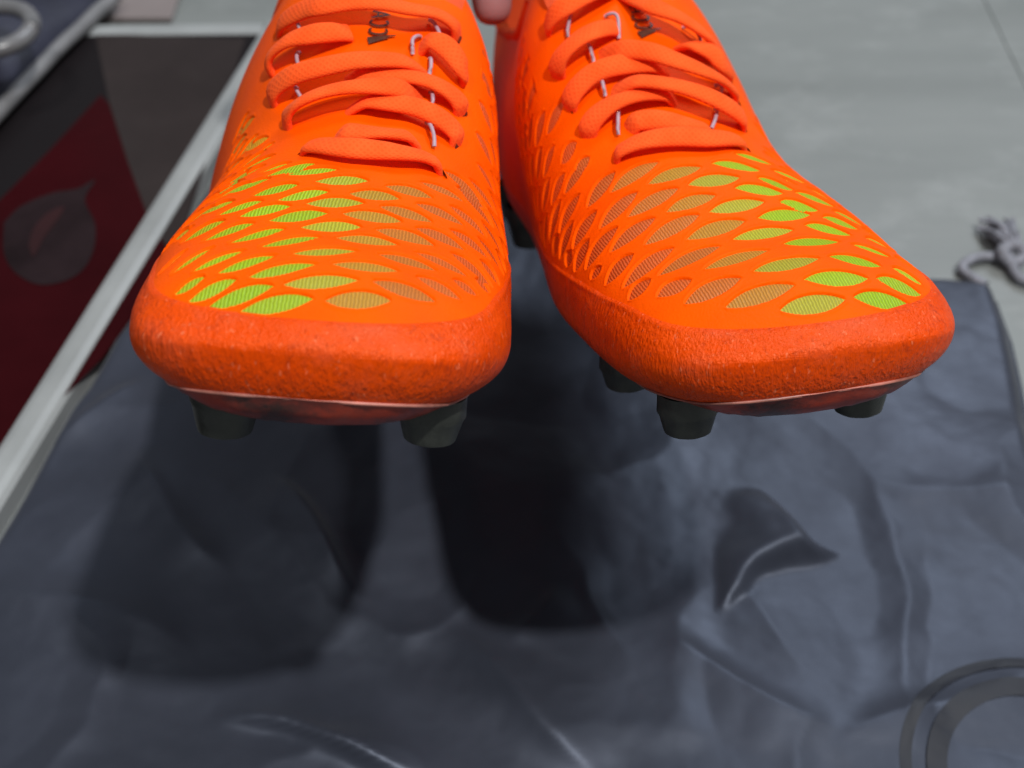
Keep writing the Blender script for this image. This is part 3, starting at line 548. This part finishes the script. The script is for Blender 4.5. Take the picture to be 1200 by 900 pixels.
# ---------------------------------------------------------------- dark glossy panel with pale rim, lying on the floor at the left
def mat_gloss_board():
    m, nt, bs = new_mat('glossy_board')
    bs.inputs['Base Color'].default_value = (.012, .010, .011, 1); bs.inputs['Roughness'].default_value = .22; bs.inputs['Specular IOR Level'].default_value = .1
    n = noise(nt, coords(nt), 14, 4)
    nt.links.new(ramp(nt, n, [(.3, .3), (.7, .42)]), bs.inputs['Roughness']); return m
panel = empty('glossy_panel', Matrix.Translation((-.30, .40, 0)))
tag(panel, 'glossy black panel with pale rim and painted dark red reflection, lying left of the boots', 'panel')
def at(o, mtx=panel):
    o.location = -Vector((-.30, .40, 0)); o.parent = mtx; return o
def pbox(name, lo, hi, mat, bev=.0015):
    o = box(name, lo, hi, mat, None, bev); return at(o)
PALE = simple('pale_rim', (.30, .315, .315), .35, .10, 30)
# the right rim leans slightly: one strip along the bag, one along the back
def strip(name, a, b, w, z0, z1):
    a = np.array(a); b = np.array(b); d = (b - a) / np.linalg.norm(b - a); n = np.array([-d[1], d[0]])
    prof = [(0, z0), (0, z1 - .003), (.12, z1 - .001), (.3, z1), (.7, z1), (.88, z1 - .001), (1, z1 - .003), (1, z0)]
    V = []
    for p in (a, b):
        for t, z in prof: q = p - n * (t - 0) * w; V.append([q[0], q[1], z])
    k = len(prof); Fc = [[i, i + 1, k + i + 1, k + i] for i in range(k - 1)] + [list(range(k))[::-1], list(range(k, 2 * k))]
    return at(mesh(name, V, Fc, PALE, None, False))
strip('rim_strip', (-0.2828 - .0105, -.05), (-0.1336 - .0105, 0.6636), .0160, .0004, .0125)
strip('rim_strip', (-0.1336 - .0108, 0.6636), (-.95, 0.6636 - .013), -.0135, .0004, .0120)
def flat(name, pts, z, mat, th=.0003):
    pts = np.array(pts, float); k = len(pts)
    V = np.vstack([np.c_[pts, np.full(k, z)], np.c_[pts, np.full(k, z + th)]])
    Fc = [list(range(k, 2 * k)), list(range(k))[::-1]] + [[i, (i + 1) % k, k + (i + 1) % k, k + i] for i in range(k)]
    return at(mesh(name, V, Fc, mat, None, False))
flat('board', [(-.95, -.05), (-0.2828 - .008, -.05), (-0.1336 - .008, 0.6636 - .004), (-.95, 0.6636 - .014)], .0005, mat_gloss_board(), .010)
gl = dict(rough=.35, var=.25, scale=12, spec=.1)
flat('painted_brown_reflection', [(-0.2403, 0.6515), (-0.2179, 0.5837), (-0.197, 0.531), (-0.1794, 0.49), (-0.1593, 0.4553), (-0.1541, 0.6207), (-0.1529, 0.6461)], .01065, simple('reflection_brown', (.030, .0235, .023), **gl))  # brownish reflection in the black gloss, painted as a flat shape
flat('painted_red_reflection', [(-0.2239, 0.5901), (-0.2176, 0.5821), (-0.197, 0.531), (-0.1794, 0.49), (-0.1596, 0.4547), (-0.1795, 0.3907), (-0.1945, 0.3606), (-0.2054, 0.3237), (-0.2336, 0.3237), (-0.2736, 0.4404), (-0.2541, 0.4999), (-0.239, 0.5418)], .01065, simple('reflection_red', (.027, .0012, .0025), **gl))  # reflection of red clothing, painted as a flat shape
flat('painted_emblem_reflection', catmull([(-0.2472, 0.4822), (-0.2422, 0.4946), (-0.2299, 0.5046), (-0.2172, 0.5087), (-0.2102, 0.5155), (-0.2118, 0.4999), (-0.2023, 0.4803), (-0.1991, 0.4584), (-0.2037, 0.4434), (-0.2174, 0.4375), (-0.2312, 0.4452), (-0.2411, 0.4596)] + [(-0.2472, 0.4822), (-0.2422, 0.4946), (-0.2299, 0.5046), (-0.2172, 0.5087), (-0.2102, 0.5155), (-0.2118, 0.4999), (-0.2023, 0.4803), (-0.1991, 0.4584), (-0.2037, 0.4434), (-0.2174, 0.4375), (-0.2312, 0.4452), (-0.2411, 0.4596)][:1], 5)[:-1], .0110, simple('reflection_grey', (.017, .010, .0115), .45, .35, 25, spec=.1))  # grey part of the mirrored clothing, painted on
flat('painted_emblem_reflection', catmull([(-0.2306, 0.4645), (-0.2314, 0.4771), (-0.2276, 0.4887), (-0.2205, 0.4939), (-0.2219, 0.4822), (-0.2248, 0.4708), (-0.2263, 0.4572)] + [(-0.2306, 0.4645), (-0.2314, 0.4771), (-0.2276, 0.4887), (-0.2205, 0.4939), (-0.2219, 0.4822), (-0.2248, 0.4708), (-0.2263, 0.4572)][:1], 5)[:-1], .01135, simple('reflection_darkred', (.024, .004, .005), .4, .3, 25))  # dark red part of the mirrored clothing, painted on

# ---------------------------------------------------------------- navy padded pouch in the far left corner, with grey piping
pouch = empty('padded_pouch', Matrix.Translation((-.50, .92, .0125)))
tag(pouch, 'dark navy padded pouch with grey piping at the far end of the panel', 'pouch')
NV = simple('navy_fabric', (.012, .013, .030), .55, .3, 40, .4, .001); GP = simple('grey_piping', (.17, .17, .175), .5, .2, 80, .3, .0004)
A0 = np.array((-0.2697, 0.5617)); B0 = np.array((-0.2451, 0.6514)); dv = (B0 - A0) / np.linalg.norm(B0 - A0); nv = np.array([-dv[1], dv[0]])
n1, n2 = 26, 22; V = []
Lp = .30; Wp = .26
for i in range(n1):
    for j in range(n2):
        u = i / (n1 - 1); w = j / (n2 - 1); e = min(1, 4 * min(u, 1 - u) + .02)**.5 * min(1, 4 * min(w, 1 - w) + .02)**.5
        p = A0 + dv * (u * Lp - .17) + nv * (w * Wp); V.append([p[0], p[1], .015 + .035 * e + .006 * float(fbm(np.array(u * 5), np.array(w * 5), 3))])
base = [[v[0], v[1], .0135] for v in V]
k = n1 * n2; per = [i * n2 for i in range(n1)] + [(n1 - 1) * n2 + j for j in range(1, n2)] + [i * n2 + n2 - 1 for i in range(n1 - 2, -1, -1)] + [j for j in range(n2 - 2, 0, -1)]
Fc = grid_faces(n1, n2).tolist() + [[k + q for q in f[::-1]] for f in grid_faces(n1, n2).tolist()] + [[per[i], k + per[i], k + per[(i + 1) % len(per)], per[(i + 1) % len(per)]] for i in range(len(per))]
def pat(o): o.location = (.50, -.92, -.0125); o.parent = pouch; return o
pat(mesh('pouch_body', V + base, Fc, NV))
pat(mesh('piping', *tube([V[i] for i in per[:n1]], .0042, 10), GP)); pat(mesh('piping', *tube([V[i] for i in per[n1 - 1:n1 + n2 - 1]], .0042, 10), GP))
sc_ = A0 + dv * .02 + nv * .052
pat(mesh('seam', *tube([[*(A0 + dv * t + nv * (.045 + .01 * math.sin(t * 20))), .0505] for t in np.linspace(-.1, .1, 14)], .0022, 8), GP))
ring = [[-0.2695 + .022 * math.cos(a), 0.5827 + .022 * math.sin(a), .056] for a in np.linspace(0, 2 * math.pi, 28)]
pat(mesh('strap_ring', *tube(ring, .0045, 10), simple('pale_ring', (.16, .16, .165), .3)))

# ---------------------------------------------------------------- dark nylon drawstring bag under the boots
def mat_nylon():
    m, nt, bs = new_mat('navy_nylon')
    f = noise(nt, coords(nt), 9, 6, .65)
    nt.links.new(ramp(nt, f, [(.3, (.020, .023, .032)), (.7, (.036, .040, .056))]), bs.inputs['Base Color'])
    nt.links.new(ramp(nt, noise(nt, coords(nt), 23, 5, .6), [(.3, .40), (.7, .54)]), bs.inputs['Roughness'])
    bs.inputs['Specular IOR Level'].default_value = .5; bs.inputs['Specular Tint'].default_value = (.70, .79, 1, 1)
    bs.inputs['Sheen Weight'].default_value = .15; bs.inputs['Sheen Roughness'].default_value = .4
    h = bump(nt, bs, noise(nt, coords(nt), 13, 4, .5), .35, .005)
    w = nd(nt, 'ShaderNodeTexWave', Scale=900.); nt.links.new(coords(nt), w.inputs['Vector'])
    bump(nt, bs, noise(nt, coords(nt), 1800, 1), .12, .0002, h)
    return m
NY = mat_nylon()
bag = empty('drawstring_bag', Matrix.Translation((.02, .25, 0)))
tag(bag, 'dark navy nylon drawstring bag spread flat under the boots', 'bag')
bx, by = np.meshgrid(np.linspace(0, 1, 300), np.linspace(0, 1, 340), indexing='ij')
rgt = 0.2175 + .009 * np.clip((by - .72) / .2, 0, 1) + .002 * np.sin(by * 31) * (1 - by)
far = 0.4498 + .16 * sstep(.80, .62, bx) + .006 * np.sin(bx * 9 + .6) * (1 - bx) - .012 * np.maximum(0, bx - .93)**2 / .0049 * 1
Y = .06 + (far - .06) * by
lft = -0.2828 + (-0.1336 - (-0.2828)) * (Y + .05) / (0.6636 + .05) + .0072; X = lft + (rgt - lft) * bx
def fold(ax_, ay_, bx_, by_, h, w, skew=.5):
    d = np.array([bx_ - ax_, by_ - ay_]); ln = np.linalg.norm(d); d /= ln
    u = (X - ax_) * d[0] + (Y - ay_) * d[1]; v = -(X - ax_) * d[1] + (Y - ay_) * d[0]
    v = v + .004 * np.sin(u * 60 + ax_ * 90)
    e = sstep(-.25 * ln, .25 * ln, u) * (1 - sstep(.75 * ln, 1.25 * ln, u))
    ww = np.where(v > 0, w * skew, w * (2 - skew)); return h * e * np.exp(-np.abs(v / ww)**1.3)
wx = X + .02 * fbm(X * 22, Y * 22, 3); wy = Y + .02 * fbm(X * 22 + 50, Y * 22, 3)
Z = .0060 + .0045 * (1 - np.abs(fbm(wx * 9, wy * 8, 2)) * 4.5) * .6 + .008 * fbm(X * 7 + 4, Y * 7, 2)
Z += .0022 * (1 - np.minimum(1, np.abs(fbm(wx * 17 + 9, wy * 13, 2)) * 5)) + .0008 * fbm(X * 70, Y * 70, 3)
for a in [(-0.0926, 0.3158, -0.0584, 0.275, 0.006, 0.006, 0.4), (-0.0935, 0.2142, -0.0379, 0.2022, 0.006, 0.006, 1.6), (-0.0187, 0.2454, 0.0263, 0.2037, 0.005, 0.01, 1.3), (0.056, 0.2454, 0.1048, 0.2198, 0.004, 0.012, 0.5), (-0.1571, 0.329, -0.1121, 0.2867, 0.005, 0.01, 0.6), (-0.1947, 0.275, -0.125, 0.2489, 0.004, 0.012, 0.7), (0.1527, 0.3245, 0.2046, 0.3115, 0.003, 0.014, 0.6), (-0.2094, 0.329, -0.1867, 0.3664, 0.005, 0.008, 0.5), (0.1177, 0.2085, 0.1816, 0.2383, 0.004, 0.012, 0.6), (0.0, 0.2489, 0.0129, 0.2711, 0.003, 0.012, 0.5), (-0.1858, 0.3472, -0.1584, 0.3714, 0.004, 0.008, 0.5)]: Z += fold(*a)

def facet(p0, p1, p2, wts, h):      # one crisp three-sided tuck in the cloth
    P = np.stack([X, Y], -1) + .022 * np.stack([fbm(X * 32, Y * 32, 3), fbm(X * 32 + 9, Y * 32, 3)], -1); ap = np.array(p0) * wts[0] + np.array(p1) * wts[1] + np.array(p2) * wts[2]; out = np.full(X.shape, 9.)
    for a_, b_ in ((p0, p1), (p1, p2), (p2, p0)):
        a_ = np.array(a_); b_ = np.array(b_); n_ = np.array([-(b_ - a_)[1], (b_ - a_)[0]]); f_ = ((P - a_) @ n_) / ((ap - a_) @ n_); out = np.where(out > 8, f_, -np.logaddexp(-out * 7, -f_ * 7) / 7)
    o_ = np.clip(out + .10, 0, 1); return h * o_ * sstep(0, .22, o_)
Z += facet((0.0847, 0.3207), (0.0752, 0.2586), (0.1278, 0.2934), (.12, .22, .66), .0115)
ed = np.minimum(np.minimum((X - lft) , (rgt - X)), np.minimum(far - Y, .5))
edge = sstep(0, .009, ed); Z = .0012 + (np.maximum(Z, .0012) - .0012 + .0012) * edge**.6
Vb = np.stack([X, Y, Z], -1).reshape(-1, 3); Vb2 = Vb.copy(); Vb2[:, 2] = .0004
nb, mb_ = X.shape; k = nb * mb_
def bat(o): o.location = (-.02, -.25, 0); o.parent = bag; return o
fb = grid_faces(nb, mb_)
o = bat(mesh('top_sheet', Vb, fb, NY))
lo = (np.stack([X[::20], Y[::20], np.full_like(X[::20], .0005)], -1)[:, ::20]); bat(mesh('under_sheet', lo.reshape(-1, 3), grid_faces(*lo.shape[:2]), NY))
bat(mesh('hem', *tube(np.c_[X[:, -1], Y[:, -1] - .002, np.full(nb, .0022)][::6], .0017, 8), NY))
bat(mesh('hem', *tube(np.c_[X[-1] - .0015, Y[-1], np.full(mb_, .0020)][::6], .0014, 8), NY))
# printed ring on the sheet, cut off by the frame
def on_sheet(x, y):
    l_ = -0.2828 + (-0.1336 - (-0.2828)) * (y + .05) / (0.6636 + .05) + .0072; b_ = np.clip((x - l_) / (0.2175 + .002 - l_), 0, 1); i = np.clip((b_ * (nb - 1)).astype(int), 0, nb - 1)
    j = np.clip(((y - .06) / (far[i, 0] - .06) * (mb_ - 1)).astype(int), 0, mb_ - 1); return Z[i, j]
INK = simple('bag_print', (.017, .019, .026), .56, .2, 60, spec=.32)
for r0, r1 in ((.043, .047), (.031, .038)):
    a = np.linspace(0, 2 * math.pi, 120); rr_ = np.linspace(r0, r1, 5); Ar, Rr = np.meshgrid(a, rr_, indexing='ij'); xx = 0.1770 + Rr * np.cos(Ar); yy = 0.1945 + Rr * np.sin(Ar)
    zz = np.max([on_sheet(xx + dx, yy + dy) for dx in (-.0012, 0, .0012) for dy in (-.0012, 0, .0012)], axis=0) + .00025
    bat(mesh('printed_ring', np.stack([xx, yy, zz], -1).reshape(-1, 3), grid_faces(120, 5), INK))
# drawstring with a frayed knot
DS = simple('drawstring_grey', (.20, .205, .235), .7, .3, 200, .5, .0006)
bat(mesh('drawstring', *tube(catmull([(0.2235, 0.4458, 0.003), (0.2149, 0.4566, 0.0038), (0.2216, 0.4639, 0.0038), (0.2323, 0.4658, 0.0038), (0.2402, 0.4645, 0.0038), (0.2384, 0.4646, 0.006), (0.2406, 0.4505, 0.0038), (0.2538, 0.4476, 0.0038), (0.2762, 0.4548, 0.0038)], 8), .0024, 10), DS))
kn = np.array([0.2404, 0.4646, 0]) + catmull([(-.007, 0, .005), (0, .003, .010), (.005, -.002, .007), (-.002, -.005, .005), (-.006, 0, .009), (.002, .004, .008)], 8); bat(mesh('knot', *tube(kn, .0028, 10), DS))
rk = random.Random(2)
bat(mesh('tassel', *(lambda parts: (np.vstack([p[0] for p in parts]), [[i + sum(len(q[0]) for q in parts[:n]) for i in f] for n, p in enumerate(parts) for f in p[1]]))([tube(catmull([(0.2404, 0.4646 + .002, .009), (0.2404 - .002 + rk.uniform(-.005, .006), 0.4646 + .010 + rk.uniform(-.003, .004), .008 + rk.uniform(0, .004)), (0.2404 - .002 + rk.uniform(-.009, .010), 0.4646 + .022 + rk.uniform(-.006, .006), .002 + rk.uniform(0, .006))], 5), 0.0011, 5) for _ in range(26)]), DS))

# ---------------------------------------------------------------- the hand that steadies the boots from behind
def mat_skin():
    m, nt, bs = new_mat('skin'); v = coords(nt)
    nt.links.new(ramp(nt, noise(nt, v, 60, 5, .6), [(.3, (.34, .165, .165)), (.7, (.42, .21, .205))]), bs.inputs['Base Color'])
    bs.inputs['Roughness'].default_value = .5; bs.inputs['Subsurface Weight'].default_value = .15; bs.inputs['Subsurface Radius'].default_value = (.004, .0015, .001); bs.inputs['Subsurface Scale'].default_value = 1
    bump(nt, bs, noise(nt, v, 900, 3), .2, .0004); return m
J = []; E = []; RD = []
def jv(p, r, par=None):
    q_ = (p[1], p[2] - 0.2954); p = (p[0], q_[0] * math.cos(TIP_UP) + q_[1] * math.sin(TIP_UP), CAM_H - q_[0] * math.sin(TIP_UP) + q_[1] * math.cos(TIP_UP)); J.append(p); RD.append(r)
    if par is not None: E.append((par, len(J) - 1))
    return len(J) - 1
wr_ = jv((.012, .640, .262), .026); fa = jv((.016, .72, .31), .030, wr_); pm = jv((.006, .590, .236), .030, wr_); p2 = jv((.0, .548, .216), .027, pm)
def finger(base, pts, r):
    q = jv(base, r * 1.15, p2)
    for i, p in enumerate(pts): q = jv(p, r * (1.05 - .1 * i), q)
finger((-.010, .512, .206), [(-.0105, .472, .178), (-.0085, .452, .146), (-.0065, .4420, .1215)], .0088)       # index, down into the gap
finger((-.026, .518, .208), [(-.042, .492, .200), (-.052, .487, .178), (-.054, .496, .160)], .0088)
finger((-.040, .530, .206), [(-.056, .508, .198), (-.066, .504, .178), (-.066, .512, .162)], .0084)
finger((-.046, .546, .204), [(-.066, .528, .196), (-.076, .526, .180), (-.076, .530, .166)], .0076)
q = jv((.026, .572, .222), .0145, pm); q = jv((.040, .536, .204), .0115, q); q = jv((.040, .512, .182), .0105, q); q = jv((.036, .504, .164), .0092, q)
me = bpy.data.meshes.new('hand'); me.from_pydata(J, E, []); hand = link(bpy.data.objects.new('hand', me)); me.materials.append(mat_skin())
hand.modifiers.new('skin', 'SKIN'); me.skin_vertices[0].data
for sv_, r in zip(me.skin_vertices[0].data, RD): sv_.radius = (r, r)
me.skin_vertices[0].data[0].use_root = True
sb = hand.modifiers.new('sub', 'SUBSURF'); sb.levels = 2; sb.render_levels = 2
hand.modifiers['skin'].use_smooth_shade = True
tag(hand, 'bare hand behind the boots, one fingertip showing in the gap between them', 'hand')
